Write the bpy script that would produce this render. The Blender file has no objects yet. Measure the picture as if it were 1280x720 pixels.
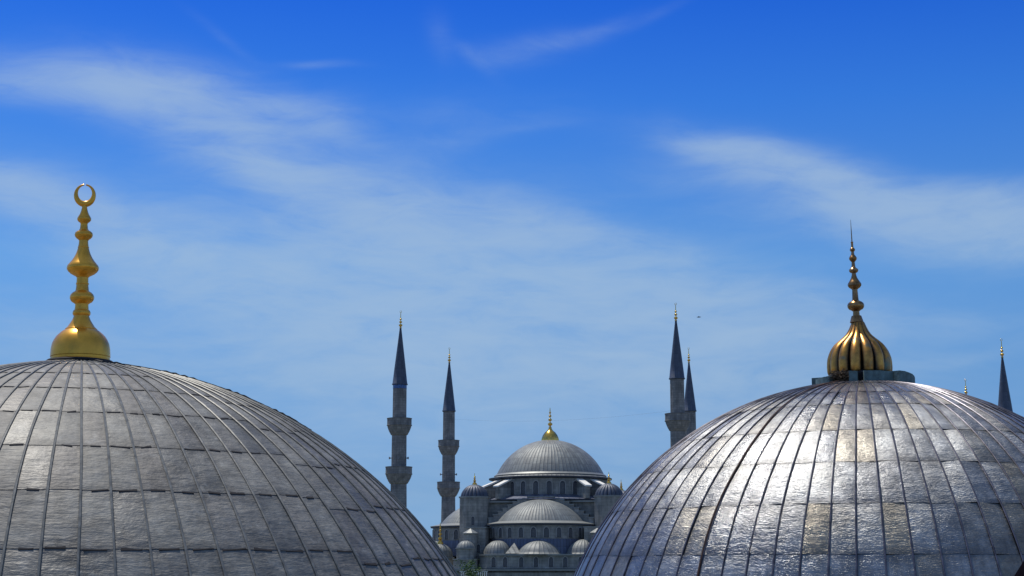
import bpy, math, random
from math import sin, cos, pi, radians, atan2, asin, sqrt, exp, tan
from mathutils import Vector, Matrix
random.seed(7)
S = bpy.context.scene
COL = S.collection

# ------------------------------------------------------------ camera
EYE = 15.0
F = 2000.0                      # focal length in pixels of a 1280 px wide picture
PITCH = math.atan(355.0 / F)
cam_d = bpy.data.cameras.new('camera'); cam = bpy.data.objects.new('camera', cam_d); COL.objects.link(cam)
cam_d.sensor_width = 36.0; cam_d.lens = 36.0 * F / 1280.0; cam_d.clip_start = 0.1; cam_d.clip_end = 20000
cam.location = (0, 0, EYE); cam.rotation_euler = (pi / 2 + PITCH, 0, 0)
S.camera = cam

# ------------------------------------------------------------ light
SUN_AZ, SUN_EL = -42.0, 67.0     # azimuth from +Y towards +X, elevation
sun_d = bpy.data.lights.new('sun', 'SUN'); sun = bpy.data.objects.new('sun', sun_d); COL.objects.link(sun)
sun_d.energy = 3.4; sun_d.angle = radians(0.53); sun_d.color = (1.0, 0.94, 0.84)
sdir = Vector((sin(radians(SUN_AZ)) * cos(radians(SUN_EL)), cos(radians(SUN_AZ)) * cos(radians(SUN_EL)), sin(radians(SUN_EL))))
sun.rotation_euler = sdir.to_track_quat('Z', 'Y').to_euler()

S.view_settings.view_transform = 'Standard'; S.view_settings.look = 'None'
S.view_settings.exposure = 0.0; S.view_settings.gamma = 1.0

world = bpy.data.worlds.new('World'); S.world = world; world.use_nodes = True
WN = world.node_tree.nodes; WL = world.node_tree.links
WN.clear()
def wn(t, **k):
    n = WN.new(t)
    for a, b in k.items(): setattr(n, a, b)
    return n
def wmath(op, a, b=None, clamp=False):
    n = wn('ShaderNodeMath', operation=op, use_clamp=clamp)
    for i, v in enumerate((a, b)):
        if v is None: continue
        if isinstance(v, (int, float)): n.inputs[i].default_value = v
        else: WL.new(v, n.inputs[i])
    return n.outputs[0]
sky = wn('ShaderNodeTexSky', sky_type='NISHITA', sun_disc=False)
sky.sun_elevation = radians(SUN_EL); sky.sun_rotation = radians(SUN_AZ)
sky.air_density = 1.0; sky.dust_density = 0.4; sky.ozone_density = 3.0; sky.altitude = 50
# direction -> (azimuth, elevation) in units of 1/2000 rad
tc = wn('ShaderNodeTexCoord'); sep = wn('ShaderNodeSeparateXYZ'); WL.new(tc.outputs['Generated'], sep.inputs[0])
az = wmath('MULTIPLY', wmath('ARCTAN2', sep.outputs[0], sep.outputs[1]), 2000.0)
el = wmath('MULTIPLY', wmath('ARCSINE', sep.outputs[2]), 2000.0)
# Nishita sky tint by elevation: saturated blue in view, neutralised overhead to whiten ambient light
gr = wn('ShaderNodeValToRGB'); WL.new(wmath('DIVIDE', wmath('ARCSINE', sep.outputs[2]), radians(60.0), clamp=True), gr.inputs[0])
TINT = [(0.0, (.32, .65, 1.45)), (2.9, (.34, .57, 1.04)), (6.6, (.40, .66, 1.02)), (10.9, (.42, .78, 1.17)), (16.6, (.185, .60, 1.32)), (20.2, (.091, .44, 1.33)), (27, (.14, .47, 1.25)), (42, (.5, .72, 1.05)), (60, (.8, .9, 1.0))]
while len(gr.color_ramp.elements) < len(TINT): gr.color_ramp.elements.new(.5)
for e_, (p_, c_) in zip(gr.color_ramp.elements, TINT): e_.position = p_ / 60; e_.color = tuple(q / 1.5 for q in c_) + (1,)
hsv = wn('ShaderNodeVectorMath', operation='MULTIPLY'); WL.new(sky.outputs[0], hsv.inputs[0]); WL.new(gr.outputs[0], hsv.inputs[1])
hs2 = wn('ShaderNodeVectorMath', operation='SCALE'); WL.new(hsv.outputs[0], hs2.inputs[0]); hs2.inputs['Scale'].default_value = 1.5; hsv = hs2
comb = wn('ShaderNodeCombineXYZ'); WL.new(az, comb.inputs[0]); WL.new(el, comb.inputs[1])
# soft warping of the cirrus
nz = wn('ShaderNodeTexNoise'); nz.inputs['Scale'].default_value = 0.0035; nz.inputs['Detail'].default_value = 1.5; nz.inputs['Roughness'].default_value = 0.5
WL.new(comb.outputs[0], nz.inputs['Vector'])
vs = wn('ShaderNodeVectorMath', operation='SUBTRACT'); WL.new(nz.outputs['Color'], vs.inputs[0]); vs.inputs[1].default_value = (.5, .5, .5)
vm = wn('ShaderNodeVectorMath', operation='SCALE'); WL.new(vs.outputs[0], vm.inputs[0]); vm.inputs['Scale'].default_value = 60.0
va = wn('ShaderNodeVectorMath', operation='ADD'); WL.new(comb.outputs[0], va.inputs[0]); WL.new(vm.outputs[0], va.inputs[1])
flat = wn('ShaderNodeVectorMath', operation='MULTIPLY'); WL.new(va.outputs[0], flat.inputs[0]); flat.inputs[1].default_value = (1, 1, 0)
def sky_pt(px, py):
    u = (px - 640) / F; v = (360 - py) / F
    d = Vector((u, cos(PITCH) - v * sin(PITCH), sin(PITCH) + v * cos(PITCH))).normalized()
    return atan2(d.x, d.y) * 2000, asin(d.z) * 2000
# cirrus banks: centre (x, y), half sizes, slope in degrees (positive = falling to the right), amount
BANKS = [
 (20, 96, 110, 17, 3, .60), (150, 100, 120, 24, 3, .75), (300, 122, 90, 26, 10, .70), (400, 150, 50, 14, 20, .45), (230, 155, 110, 34, 20, .55),
 (330, 205, 100, 40, 32, .62), (440, 256, 140, 32, 20, .70), (590, 270, 170, 38, 10, .75), (760, 296, 110, 20, 18, .50), (680, 330, 180, 40, 8, .55),
 (20, 250, 110, 18, 12, .40), (110, 285, 150, 30, 22, .60), (230, 340, 180, 45, 20, .70), (430, 350, 200, 55, 8, .75), (600, 380, 220, 60, 6, .70),
 (660, 440, 260, 70, 4, 1.0), (880, 400, 140, 40, 4, .65), (420, 470, 300, 60, 4, .45), (960, 372, 100, 16, 6, .40), (1010, 420, 120, 22, -4, .35), (930, 470, 150, 40, 0, .5),
 (910, 185, 60, 12, 10, .42), (980, 205, 95, 20, 14, .75), (1070, 236, 120, 24, 16, .95), (1180, 268, 120, 28, 14, .90), (1280, 290, 120, 28, 4, .7), (1000, 235, 110, 26, 20, .35),
 (1130, 232, 130, 16, 12, .40), (1250, 252, 110, 18, 8, .55), (1060, 275, 150, 30, 12, .30), (860, 215, 90, 30, 10, .12), (1190, 448, 90, 8, -9, .26), (405, 79, 34, 4, 5, .30), (742, 34, 40, 7, -20, .15), (680, 58, 45, 12, -14, .15), (622, 76, 40, 12, -4, .16), (545, 62, 14, 24, -8, .12), (590, 84, 26, 8, 30, .14), (800, 20, 50, 6, -20, .07),
 (285, 42, 40, 6, 28, .08), (560, 180, 90, 12, -12, .18), (640, 165, 50, 5, -8, .12), (470, 165, 160, 24, -6, .14), (300, 590, 500, 50, 0, .25), (900, 600, 500, 80, 0, .25),
 (60, 430, 160, 40, 10, .40), (1150, 400, 160, 20, 6, .2),
]
acc = None
for (x, y, sx, sy, ang, amp) in BANKS:
    a0, e0 = sky_pt(x, y)
    m = wn('ShaderNodeMapping', vector_type='TEXTURE'); WL.new(flat.outputs[0], m.inputs['Vector'])
    m.inputs['Location'].default_value = (a0, e0, 0); m.inputs['Rotation'].default_value = (0, 0, radians(-ang)); m.inputs['Scale'].default_value = (sx, sy, 1)
    d = wn('ShaderNodeVectorMath', operation='DOT_PRODUCT'); WL.new(m.outputs[0], d.inputs[0]); WL.new(m.outputs[0], d.inputs[1])
    g = wmath('MULTIPLY', wmath('POWER', 2.718, wmath('MULTIPLY', d.outputs['Value'], -0.75)), amp)
    acc = g if acc is None else wmath('ADD', acc, g)
# fibres
fm = wn('ShaderNodeMapping'); fm.inputs['Rotation'].default_value = (0, 0, radians(16)); fm.inputs['Scale'].default_value = (0.0035, 0.016, 1)
va2 = wn('ShaderNodeVectorMath', operation='MULTIPLY_ADD'); WL.new(vs.outputs[0], va2.inputs[0]); va2.inputs[1].default_value = (60, 60, 0); WL.new(comb.outputs[0], va2.inputs[2]); WL.new(va2.outputs[0], fm.inputs['Vector'])
fn = wn('ShaderNodeTexNoise'); fn.inputs['Scale'].default_value = 1.0; fn.inputs['Detail'].default_value = 7; fn.inputs['Roughness'].default_value = 0.55
WL.new(fm.outputs[0], fn.inputs['Vector'])
fib = wn('ShaderNodeMapRange'); fib.inputs['From Min'].default_value = .28; fib.inputs['From Max'].default_value = .72; fib.inputs['To Min'].default_value = .30; fib.inputs['To Max'].default_value = 1.55
WL.new(fn.outputs['Fac'], fib.inputs['Value'])
f2m = wn('ShaderNodeMapping'); f2m.inputs['Rotation'].default_value = (0, 0, radians(24)); f2m.inputs['Scale'].default_value = (0.010, 0.034, 1)
WL.new(va2.outputs[0], f2m.inputs['Vector'])
f2n = wn('ShaderNodeTexNoise'); f2n.inputs['Scale'].default_value = 1.0; f2n.inputs['Detail'].default_value = 8; f2n.inputs['Roughness'].default_value = 0.62; f2n.inputs['Distortion'].default_value = .5
WL.new(f2m.outputs[0], f2n.inputs['Vector'])
f2 = wn('ShaderNodeMapRange'); f2.inputs['From Min'].default_value = .25; f2.inputs['From Max'].default_value = .75; f2.inputs['To Min'].default_value = .38; f2.inputs['To Max'].default_value = 1.62
WL.new(f2n.outputs['Fac'], f2.inputs['Value'])
# unseen cloud veil outside the view, added to make the ambient light more neutral
veil = wn('ShaderNodeTexNoise'); veil.inputs['Scale'].default_value = 2.2; veil.inputs['Detail'].default_value = 6
WL.new(tc.outputs['Generated'], veil.inputs['Vector'])
vr = wn('ShaderNodeMapRange'); vr.inputs['From Min'].default_value = .4; vr.inputs['From Max'].default_value = .65; vr.inputs['To Min'].default_value = .1; vr.inputs['To Max'].default_value = .9
WL.new(veil.outputs['Fac'], vr.inputs['Value'])
bm = wn('ShaderNodeMapRange'); bm.inputs['From Min'].default_value = 1000; bm.inputs['From Max'].default_value = 1700; WL.new(wmath('MAXIMUM', wmath('ABSOLUTE', az), el), bm.inputs['Value'])
behind = bm.outputs[0]
acc = wmath('ADD', acc, wmath('MULTIPLY', vr.outputs[0], behind))
dens = wmath('MULTIPLY', wmath('MULTIPLY', acc, fib.outputs[0]), f2.outputs[0])
# soft shoulder 1 - exp(-d)
dens = wmath('SUBTRACT', 1.0, wmath('POWER', 2.718, wmath('MULTIPLY', dens, -1.15)))
dens = wmath('MULTIPLY', dens, .74, clamp=True)
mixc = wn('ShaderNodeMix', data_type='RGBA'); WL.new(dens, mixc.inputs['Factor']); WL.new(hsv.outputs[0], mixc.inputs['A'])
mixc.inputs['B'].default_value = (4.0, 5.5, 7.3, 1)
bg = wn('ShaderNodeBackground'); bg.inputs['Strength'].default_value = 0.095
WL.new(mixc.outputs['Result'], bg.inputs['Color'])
wo = wn('ShaderNodeOutputWorld'); WL.new(bg.outputs[0], wo.inputs['Surface'])

# ------------------------------------------------------------ materials
def new_mat(name):
    m = bpy.data.materials.new(name); m.use_nodes = True
    nt = m.node_tree; b = nt.nodes['Principled BSDF']
    return m, nt, b
def nd(nt, t, **k):
    n = nt.nodes.new(t)
    for a, b in k.items(): setattr(n, a, b)
    return n
def mth(nt, op, a, b=None, clamp=False):
    n = nd(nt, 'ShaderNodeMath', operation=op, use_clamp=clamp)
    for i, v in enumerate((a, b)):
        if v is None: continue
        if isinstance(v, (int, float)): n.inputs[i].default_value = v
        else: nt.links.new(v, n.inputs[i])
    return n.outputs[0]
def noise(nt, vec, scale, detail=5, rough=.55, mapscale=None):
    if mapscale:
        mp = nd(nt, 'ShaderNodeMapping'); mp.inputs['Scale'].default_value = mapscale; nt.links.new(vec, mp.inputs['Vector']); vec = mp.outputs[0]
    n = nd(nt, 'ShaderNodeTexNoise'); n.inputs['Scale'].default_value = scale; n.inputs['Detail'].default_value = detail; n.inputs['Roughness'].default_value = rough
    nt.links.new(vec, n.inputs['Vector']); return n.outputs['Fac']
def ramp(nt, fac, stops):
    r = nd(nt, 'ShaderNodeValToRGB'); nt.links.new(fac, r.inputs[0])
    e = r.color_ramp.elements
    while len(e) < len(stops): e.new(.5)
    for i, (p, c) in enumerate(stops): e[i].position = p; e[i].color = (*c, 1) if len(c) == 3 else c
    return r.outputs[0]
def mixrgb(nt, fac, a, b, mode='MIX'):
    n = nd(nt, 'ShaderNodeMix', data_type='RGBA', blend_type=mode)
    for key, v in (('Factor', fac), ('A', a), ('B', b)):
        if isinstance(v, (int, float)): n.inputs[key].default_value = v
        elif isinstance(v, tuple): n.inputs[key].default_value = (*v, 1)
        else: nt.links.new(v, n.inputs[key])
    return n.outputs['Result']
def bump(nt, h, strength, dist, prev=None):
    n = nd(nt, 'ShaderNodeBump'); n.inputs['Strength'].default_value = strength; n.inputs['Distance'].default_value = dist
    nt.links.new(h, n.inputs['Height'])
    if prev: nt.links.new(prev, n.inputs['Normal'])
    return n.outputs[0]

def lead_near(name, c_lo, c_hi, alt, metal, r0, r1, ripple, fine, aniso=0.0, oxide=.0):
    """sheet lead on the near domes; uv = metres (around, along); attribute tint = random value of each sheet"""
    m, nt, b = new_mat(name); L = nt.links
    uv = nd(nt, 'ShaderNodeUVMap', uv_map='UVMap').outputs[0]
    at = nd(nt, 'ShaderNodeAttribute', attribute_name='tint')
    sp = nd(nt, 'ShaderNodeSeparateColor'); L.new(at.outputs['Color'], sp.inputs[0])
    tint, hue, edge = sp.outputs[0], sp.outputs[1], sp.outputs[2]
    blot = noise(nt, uv, 2.2, 6, .6)
    spots = noise(nt, uv, 9, 5, .7)
    streak = noise(nt, uv, 1.0, 5, .6, (7.0, 1.3, 1))
    base = mixrgb(nt, tint, c_lo, c_hi)
    base = mixrgb(nt, hue, base, alt)
    base = mixrgb(nt, .75, base, ramp(nt, blot, [(.3, (.62, .62, .62)), (.7, (1.3, 1.3, 1.3))]), 'MULTIPLY')
    base = mixrgb(nt, .7, base, ramp(nt, spots, [(.3, (.68, .68, .68)), (.62, (1.15, 1.15, 1.15))]), 'MULTIPLY')
    base = mixrgb(nt, .5, base, ramp(nt, streak, [(.35, (.75, .75, .75)), (.65, (1.15, 1.15, 1.15))]), 'MULTIPLY')
    ob = nd(nt, 'ShaderNodeTexCoord').outputs['Object']
    stn = noise(nt, ob, .75, 7, .62); run = noise(nt, ob, 1.0, 6, .65, (2.6, 2.6, .45))
    base = mixrgb(nt, .8, base, ramp(nt, stn, [(.32, (.68, .67, .68)), (.66, (1.22, 1.22, 1.2))]), 'MULTIPLY')   # weathering that crosses the seams
    base = mixrgb(nt, .6, base, ramp(nt, run, [(.36, (.7, .69, .68)), (.6, (1.12, 1.12, 1.12))]), 'MULTIPLY')
    ox = ramp(nt, noise(nt, ob, 3.1, 8, .7), [(.60, (0, 0, 0)), (.74, (oxide, oxide, oxide))])
    base = mixrgb(nt, ox, base, (.46, .46, .44))
    roll_shade = mth(nt, 'MULTIPLY', edge, mth(nt, 'ADD', spots, .4), clamp=True)   # painted shade line beside the rolls and laps, broken up by the spots
    base = mixrgb(nt, roll_shade, base, (.035, .033, .036))
    L.new(base, b.inputs['Base Color'])
    b.inputs['Metallic'].default_value = metal
    rr = nd(nt, 'ShaderNodeMapRange'); rr.inputs['From Min'].default_value = .3; rr.inputs['From Max'].default_value = .7
    rr.inputs['To Min'].default_value = r0; rr.inputs['To Max'].default_value = r1
    L.new(mth(nt, 'ADD', mth(nt, 'MULTIPLY', blot, .6), mth(nt, 'MULTIPLY', tint, .4)), rr.inputs['Value']); L.new(rr.outputs[0], b.inputs['Roughness'])
    if aniso:
        b.inputs['Anisotropic'].default_value = aniso
        tg = nd(nt, 'ShaderNodeTangent', direction_type='UV_MAP', uv_map='UVMap'); L.new(tg.outputs[0], b.inputs['Tangent']); b.inputs['Anisotropic Rotation'].default_value = ANROT
    dent = noise(nt, uv, 2.4, 3, .5)
    wav = noise(nt, uv, 1.0, 3, .5, (2.6, 9.0, 1))
    fin = noise(nt, uv, 1.0, 4, .6, (14, 34.0, 1))
    n0 = bump(nt, dent, 1.0, ripple * 1.6); n1 = bump(nt, wav, 1.0, ripple, n0); n2 = bump(nt, fin, 1.0, fine, n1)
    L.new(n2, b.inputs['Normal'])
    return m
ANROT = 0.0
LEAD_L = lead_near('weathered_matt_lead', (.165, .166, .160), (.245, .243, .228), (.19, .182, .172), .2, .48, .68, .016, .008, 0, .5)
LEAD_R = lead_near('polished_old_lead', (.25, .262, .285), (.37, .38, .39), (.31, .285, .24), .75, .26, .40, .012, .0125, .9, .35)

def plain(name, col, rough=.6, metal=0.0, var=.35, scale=6.0, bmp=.004, coord='Object'):
    m, nt, b = new_mat(name)
    v = nd(nt, 'ShaderNodeTexCoord').outputs[coord]
    n = noise(nt, v, scale, 6, .6)
    lo = 1 - var; hi = 1 + var
    c = mixrgb(nt, 1.0, col, ramp(nt, n, [(.3, (lo, lo, lo)), (.7, (hi, hi, hi))]), 'MULTIPLY')
    nt.links.new(c, b.inputs['Base Color']); b.inputs['Roughness'].default_value = rough; b.inputs['Metallic'].default_value = metal
    if bmp: nt.links.new(bump(nt, n, 1.0, bmp), b.inputs['Normal'])
    return m
ROLL_L = plain('lead_roll_grey', (.17, .17, .158), .5, .15, .4, 9, .004)
ROLL_R = plain('lead_roll_dark', (.12, .115, .14), .4, .7, .5, 5, .003)
RUST = plain('rusty_seam', (.055, .026, .02), .7, .2, .5, 7, .003)
SHADE_DARK = plain('dark_lap_shade', (.014, .013, .017), .9, 0, .4, 9, .003)  # near-black: shade under the laps and in the collar gap put into the colour
GOLD_L = plain('dull_gilding', (.86, .42, .05), .30, .62, .2, 3.0, .002)
PATINA = plain('patinated_slab', (.10, .16, .165), .7, .0, .4, 8, .008)
NEST = plain('dry_twigs', (.11, .075, .045), .95, 0, .6, 20, .02)
IRON = plain('dark_iron', (.03, .03, .035), .6, .3, .3, 10, .002)
GILT = plain('bright_gilding', (.85, .52, .12), .22, 1.0, .2, 2.0, .01)
def aged_gold():
    m, nt, b = new_mat('aged_gilding')
    v = nd(nt, 'ShaderNodeTexCoord').outputs['Object']
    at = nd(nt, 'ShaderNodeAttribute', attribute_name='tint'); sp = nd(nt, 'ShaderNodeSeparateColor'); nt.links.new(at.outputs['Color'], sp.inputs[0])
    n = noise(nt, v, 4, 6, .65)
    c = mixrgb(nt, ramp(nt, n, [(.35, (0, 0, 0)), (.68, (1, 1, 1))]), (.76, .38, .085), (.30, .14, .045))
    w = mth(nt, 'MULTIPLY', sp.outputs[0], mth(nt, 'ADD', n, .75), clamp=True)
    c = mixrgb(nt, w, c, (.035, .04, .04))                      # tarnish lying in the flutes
    g = ramp(nt, noise(nt, v, 2.3, 3, .5), [(.6, (0, 0, 0)), (.68, (.7, .7, .7))])
    c = mixrgb(nt, g, c, (.13, .2, .17))
    nt.links.new(c, b.inputs['Base Color']); b.inputs['Metallic'].default_value = .9
    r = nd(nt, 'ShaderNodeMapRange'); r.inputs['To Min'].default_value = .24; r.inputs['To Max'].default_value = .5; nt.links.new(n, r.inputs['Value']); nt.links.new(r.outputs[0], b.inputs['Roughness'])
    nt.links.new(bump(nt, noise(nt, v, 12, 4, .6), 1, .004), b.inputs['Normal'])
    return m
GOLD_R = aged_gold()

def stone(name, col, courses=1.0, bw=1.3, bh=.55):
    m, nt, b = new_mat(name)
    uv = nd(nt, 'ShaderNodeUVMap', uv_map='UVMap').outputs[0]; ob = nd(nt, 'ShaderNodeTexCoord').outputs['Object']
    br = nd(nt, 'ShaderNodeTexBrick'); nt.links.new(uv, br.inputs['Vector'])
    br.inputs['Scale'].default_value = 1.0; br.inputs['Brick Width'].default_value = bw; br.inputs['Row Height'].default_value = bh; br.inputs['Mortar Size'].default_value = .03
    br.inputs['Color1'].default_value = (1.12, 1.12, 1.1, 1); br.inputs['Color2'].default_value = (.82, .82, .84, 1); br.inputs['Mortar'].default_value = (.7, .7, .7, 1)
    c = mixrgb(nt, courses, col, br.outputs['Color'], 'MULTIPLY')
    n = noise(nt, ob, .55, 7, .65)
    c = mixrgb(nt, .9, c, ramp(nt, n, [(.3, (.6, .62, .62)), (.7, (1.25, 1.22, 1.2))]), 'MULTIPLY')
    st = noise(nt, ob, 1.0, 5, .6, (1.6, 1.6, .22))
    c = mixrgb(nt, .7, c, ramp(nt, st, [(.34, (.62, .63, .64)), (.6, (1.1, 1.1, 1.1))]), 'MULTIPLY')
    nt.links.new(c, b.inputs['Base Color']); b.inputs['Roughness'].default_value = .9
    nt.links.new(bump(nt, n, .6, .06), b.inputs['Normal'])
    return m
STONE = stone('grey_ashlar', (.31, .31, .29))
STONE_M = stone('minaret_ashlar', (.25, .245, .24), 1.0, .9, .45)
CAP = plain('pale_coping', (.85, .82, .74), .8, 0, .12, 1.0, .01)

def lead_far(name, col, rough, metal, seam_dark=.55):
    """lead on the far roofs; uv = (sheet number, metres up)"""
    m, nt, b = new_mat(name)
    uv = nd(nt, 'ShaderNodeUVMap', uv_map='UVMap').outputs[0]; ob = nd(nt, 'ShaderNodeTexCoord').outputs['Object']
    s = nd(nt, 'ShaderNodeSeparateXYZ'); nt.links.new(uv, s.inputs[0])
    fr = mth(nt, 'FRACT', s.outputs[0]); tri = mth(nt, 'ABSOLUTE', mth(nt, 'SUBTRACT', fr, .5))          # .5 at a seam
    seam = nd(nt, 'ShaderNodeMapRange'); seam.inputs['From Min'].default_value = .33; seam.inputs['From Max'].default_value = .5; nt.links.new(tri, seam.inputs['Value'])
    rowf = mth(nt, 'FRACT', mth(nt, 'MULTIPLY', s.outputs[1], .62)); row = mth(nt, 'LESS_THAN', rowf, .09)
    wn_ = nd(nt, 'ShaderNodeTexWhiteNoise', noise_dimensions='2D')
    cv = nd(nt, 'ShaderNodeCombineXYZ'); nt.links.new(mth(nt, 'FLOOR', s.outputs[0]), cv.inputs[0]); nt.links.new(mth(nt, 'FLOOR', mth(nt, 'MULTIPLY', s.outputs[1], .62)), cv.inputs[1]); nt.links.new(cv.outputs[0], wn_.inputs['Vector'])
    c = mixrgb(nt, 1.0, col, ramp(nt, wn_.outputs['Value'], [(0, (.82, .82, .84)), (1, (1.2, 1.2, 1.18))]), 'MULTIPLY')
    c = mixrgb(nt, .8, c, ramp(nt, noise(nt, ob, .8, 6, .6), [(.3, (.75, .75, .76)), (.7, (1.2, 1.2, 1.2))]), 'MULTIPLY')
    c = mixrgb(nt, mth(nt, 'MULTIPLY', seam.outputs[0], seam_dark), c, (.05, .055, .07))
    c = mixrgb(nt, mth(nt, 'MULTIPLY', row, .3), c, (.05, .055, .07))
    nt.links.new(c, b.inputs['Base Color']); b.inputs['Roughness'].default_value = rough; b.inputs['Metallic'].default_value = metal
    nt.links.new(bump(nt, mth(nt, 'ADD', mth(nt, 'POWER', tri, 3.0), mth(nt, 'MULTIPLY', noise(nt, ob, 3, 3), .08)), 1, .3), b.inputs['Normal'])
    return m
LEAD_F = lead_far('far_dome_lead', (.20, .215, .21), .55, .15)
LEAD_SHADE = lead_far('shaded_roof_lead', (.12, .14, .20), .6, .2)  # roof shade put into the lead colour, darker and bluer
CONE = lead_far('minaret_cone_lead', (.07, .085, .12), .5, .2, .3)
EDGE = plain('lead_edge', (.24, .25, .24), .5, .3, .15, 2, .01)
DARKEDGE = plain('dark_eaves', (.05, .06, .085), .6, .1, .2, 2, .01)
PANE = plain('dark_window_lattice', (.028, .034, .05), .35, 0, .3, 4, 0)
SURR = plain('window_surround', (.33, .33, .32), .85, 0, .2, 2, .01)
TILE = plain('blue_tile_band', (.05, .12, .32), .3, 0, .6, 4, 0)
HORN = plain('horn_grey', (.2, .2, .21), .6, .1, .2, 5, 0)
RAIL = plain('white_marble_rail', (.85, .84, .8), .7, 0, .15, 2, 0)

# ------------------------------------------------------------ mesh builder
class MB:
    def __init__(s): s.v = []; s.f = []; s.uv = []; s.mi = []; s.tint = []; s.has_tint = False
    def face(s, idx, uvs=None, mi=0, t=None):
        s.f.append(tuple(idx)); s.uv.append(uvs or [(0, 0)] * len(idx)); s.mi.append(mi)
        if t is not None: s.has_tint = True
        s.tint.append(t if t is not None else [(0, 0, 0)] * len(idx))
    def quadp(s, p, uvs=None, mi=0):
        b = len(s.v); s.v += [tuple(q) for q in p]; s.face(range(b, b + len(p)), uvs, mi)
    def box(s, x0, x1, y0, y1, z0, z1, mi=0, M=None):
        c = [Vector((x, y, z)) for z in (z0, z1) for y in (y0, y1) for x in (x0, x1)]
        if M is not None: c = [M @ q for q in c]
        b = len(s.v); s.v += [tuple(q) for q in c]
        dx, dy, dz = x1 - x0, y1 - y0, z1 - z0
        for idx, (a, h) in (((0, 1, 5, 4), (dx, dz)), ((1, 3, 7, 5), (dy, dz)), ((3, 2, 6, 7), (dx, dz)), ((2, 0, 4, 6), (dy, dz)), ((4, 5, 7, 6), (dx, dy)), ((2, 3, 1, 0), (dx, dy))):
            s.face([b + i for i in idx], [(0, 0), (a, 0), (a, h), (0, h)], mi)
    def prism(s, pts, z0, z1, mi=0, top=None, cx=0, cy=0):
        """vertical prism over polygon pts (ccw); top = scale of the upper outline about cx,cy"""
        n = len(pts); b = len(s.v); k = 1 if top is None else top
        s.v += [(x, y, z0) for x, y in pts] + [(cx + (x - cx) * k, cy + (y - cy) * k, z1) for x, y in pts]
        u = 0
        for i in range(n):
            j = (i + 1) % n; l = math.dist(pts[i], pts[j])
            s.face((b + i, b + j, b + n + j, b + n + i), [(u, z0), (u + l, z0), (u + l, z1), (u, z1)], mi); u += l
        s.face([b + n + i for i in range(n)], [pts[i] for i in range(n)], mi); s.face([b + i for i in reversed(range(n))], None, mi)
    def lathe(s, prof, n=32, cx=0, cy=0, a0=0, a1=2 * pi, mi=0, useg=None, mod=None, capb=True, mif=None, tintf=None, tilt=None):
        """prof: list of (r, z). useg: number of sheets around (uv), else metres"""
        full = abs(a1 - a0 - 2 * pi) < 1e-6
        m = n if full else n + 1
        b = len(s.v); R = max(r for r, z in prof) or 1
        ln = [0]
        for i in range(1, len(prof)): ln.append(ln[-1] + math.dist(prof[i], prof[i - 1]))
        for (r, z) in prof:
            for k in range(m):
                a = a0 + (a1 - a0) * k / n; q = r * (mod(a, z) if mod else 1)
                s.v.append((cx + q * cos(a), cy + q * sin(a), z))
        for i in range(len(prof) - 1):
            for k in range(n):
                k2 = (k + 1) % m if full else k + 1
                U = useg if useg else R * abs(a1 - a0)
                u0, u1 = U * k / n, U * (k + 1) / n
                s.face((b + i * m + k, b + i * m + k2, b + (i + 1) * m + k2, b + (i + 1) * m + k),
                       [(u0, ln[i]), (u1, ln[i]), (u1, ln[i + 1]), (u0, ln[i + 1])], mif(i) if mif else mi,
                       [tintf(k, i), tintf(k2, i), tintf(k2, i + 1), tintf(k, i + 1)] if tintf else None)
        if prof[-1][0] > 1e-4: s.face([b + (len(prof) - 1) * m + k for k in range(m)], None, mif(len(prof) - 2) if mif else mi)
        if capb and prof[0][0] > 1e-4: s.face([b + k for k in reversed(range(m))], None, mi)
    def tube(s, pts, r, n=8, mi=0, caps=True):
        b = len(s.v); P = [Vector(p) for p in pts]; rr = r if isinstance(r, (list, tuple)) else [r] * len(P)
        up = None
        for i, p in enumerate(P):
            t = (P[min(i + 1, len(P) - 1)] - P[max(i - 1, 0)]).normalized()
            if up is None: up = t.orthogonal().normalized()
            up = (up - t * up.dot(t)).normalized(); w = t.cross(up)
            for k in range(n): s.v.append(tuple(p + (up * cos(2 * pi * k / n) + w * sin(2 * pi * k / n)) * rr[i]))
        for i in range(len(P) - 1):
            for k in range(n): s.face((b + i * n + k, b + i * n + (k + 1) % n, b + (i + 1) * n + (k + 1) % n, b + (i + 1) * n + k), None, mi)
        if caps:
            s.face([b + k for k in reversed(range(n))], None, mi); s.face([b + (len(P) - 1) * n + k for k in range(n)], None, mi)
    def build(s, name, mats, parent=None, smooth=False, loc=None, angle=40):
        me = bpy.data.meshes.new(name); me.from_pydata(s.v, [], s.f)
        if not isinstance(mats, (list, tuple)): mats = [mats]
        for m in mats: me.materials.append(m)
        uvl = me.uv_layers.new(name='UVMap'); flatuv = [c for f in s.uv for p in f for c in p]
        uvl.data.foreach_set('uv', flatuv)
        if s.has_tint:
            ca = me.color_attributes.new('tint', 'FLOAT_COLOR', 'CORNER')
            ca.data.foreach_set('color', [c for f in s.tint for p in f for c in (*p, 1.0)])
        me.polygons.foreach_set('material_index', s.mi)
        if smooth:
            me.polygons.foreach_set('use_smooth', [True] * len(me.polygons)); me.set_sharp_from_angle(angle=radians(angle))
        me.update()
        o = bpy.data.objects.new(name, me); COL.objects.link(o)
        if parent: o.parent = parent
        if loc: o.location = loc
        return o
def tag(o, label=None, cat=None, group=None, kind=None):
    for k, v in (('label', label), ('category', cat), ('group', group), ('kind', kind)):
        if v: o[k] = v
    return o
def empty(name, loc, rz=0, **k):
    o = bpy.data.objects.new(name, None); COL.objects.link(o); o.location = loc; o.rotation_euler = (0, 0, rz); o.empty_display_size = .5
    return tag(o, **k)
def copy_tree(o, parent=None):
    c = o.copy(); COL.objects.link(c)
    if parent: c.parent = parent
    for ch in list(o.children): copy_tree(ch, c)
    return c
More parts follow.
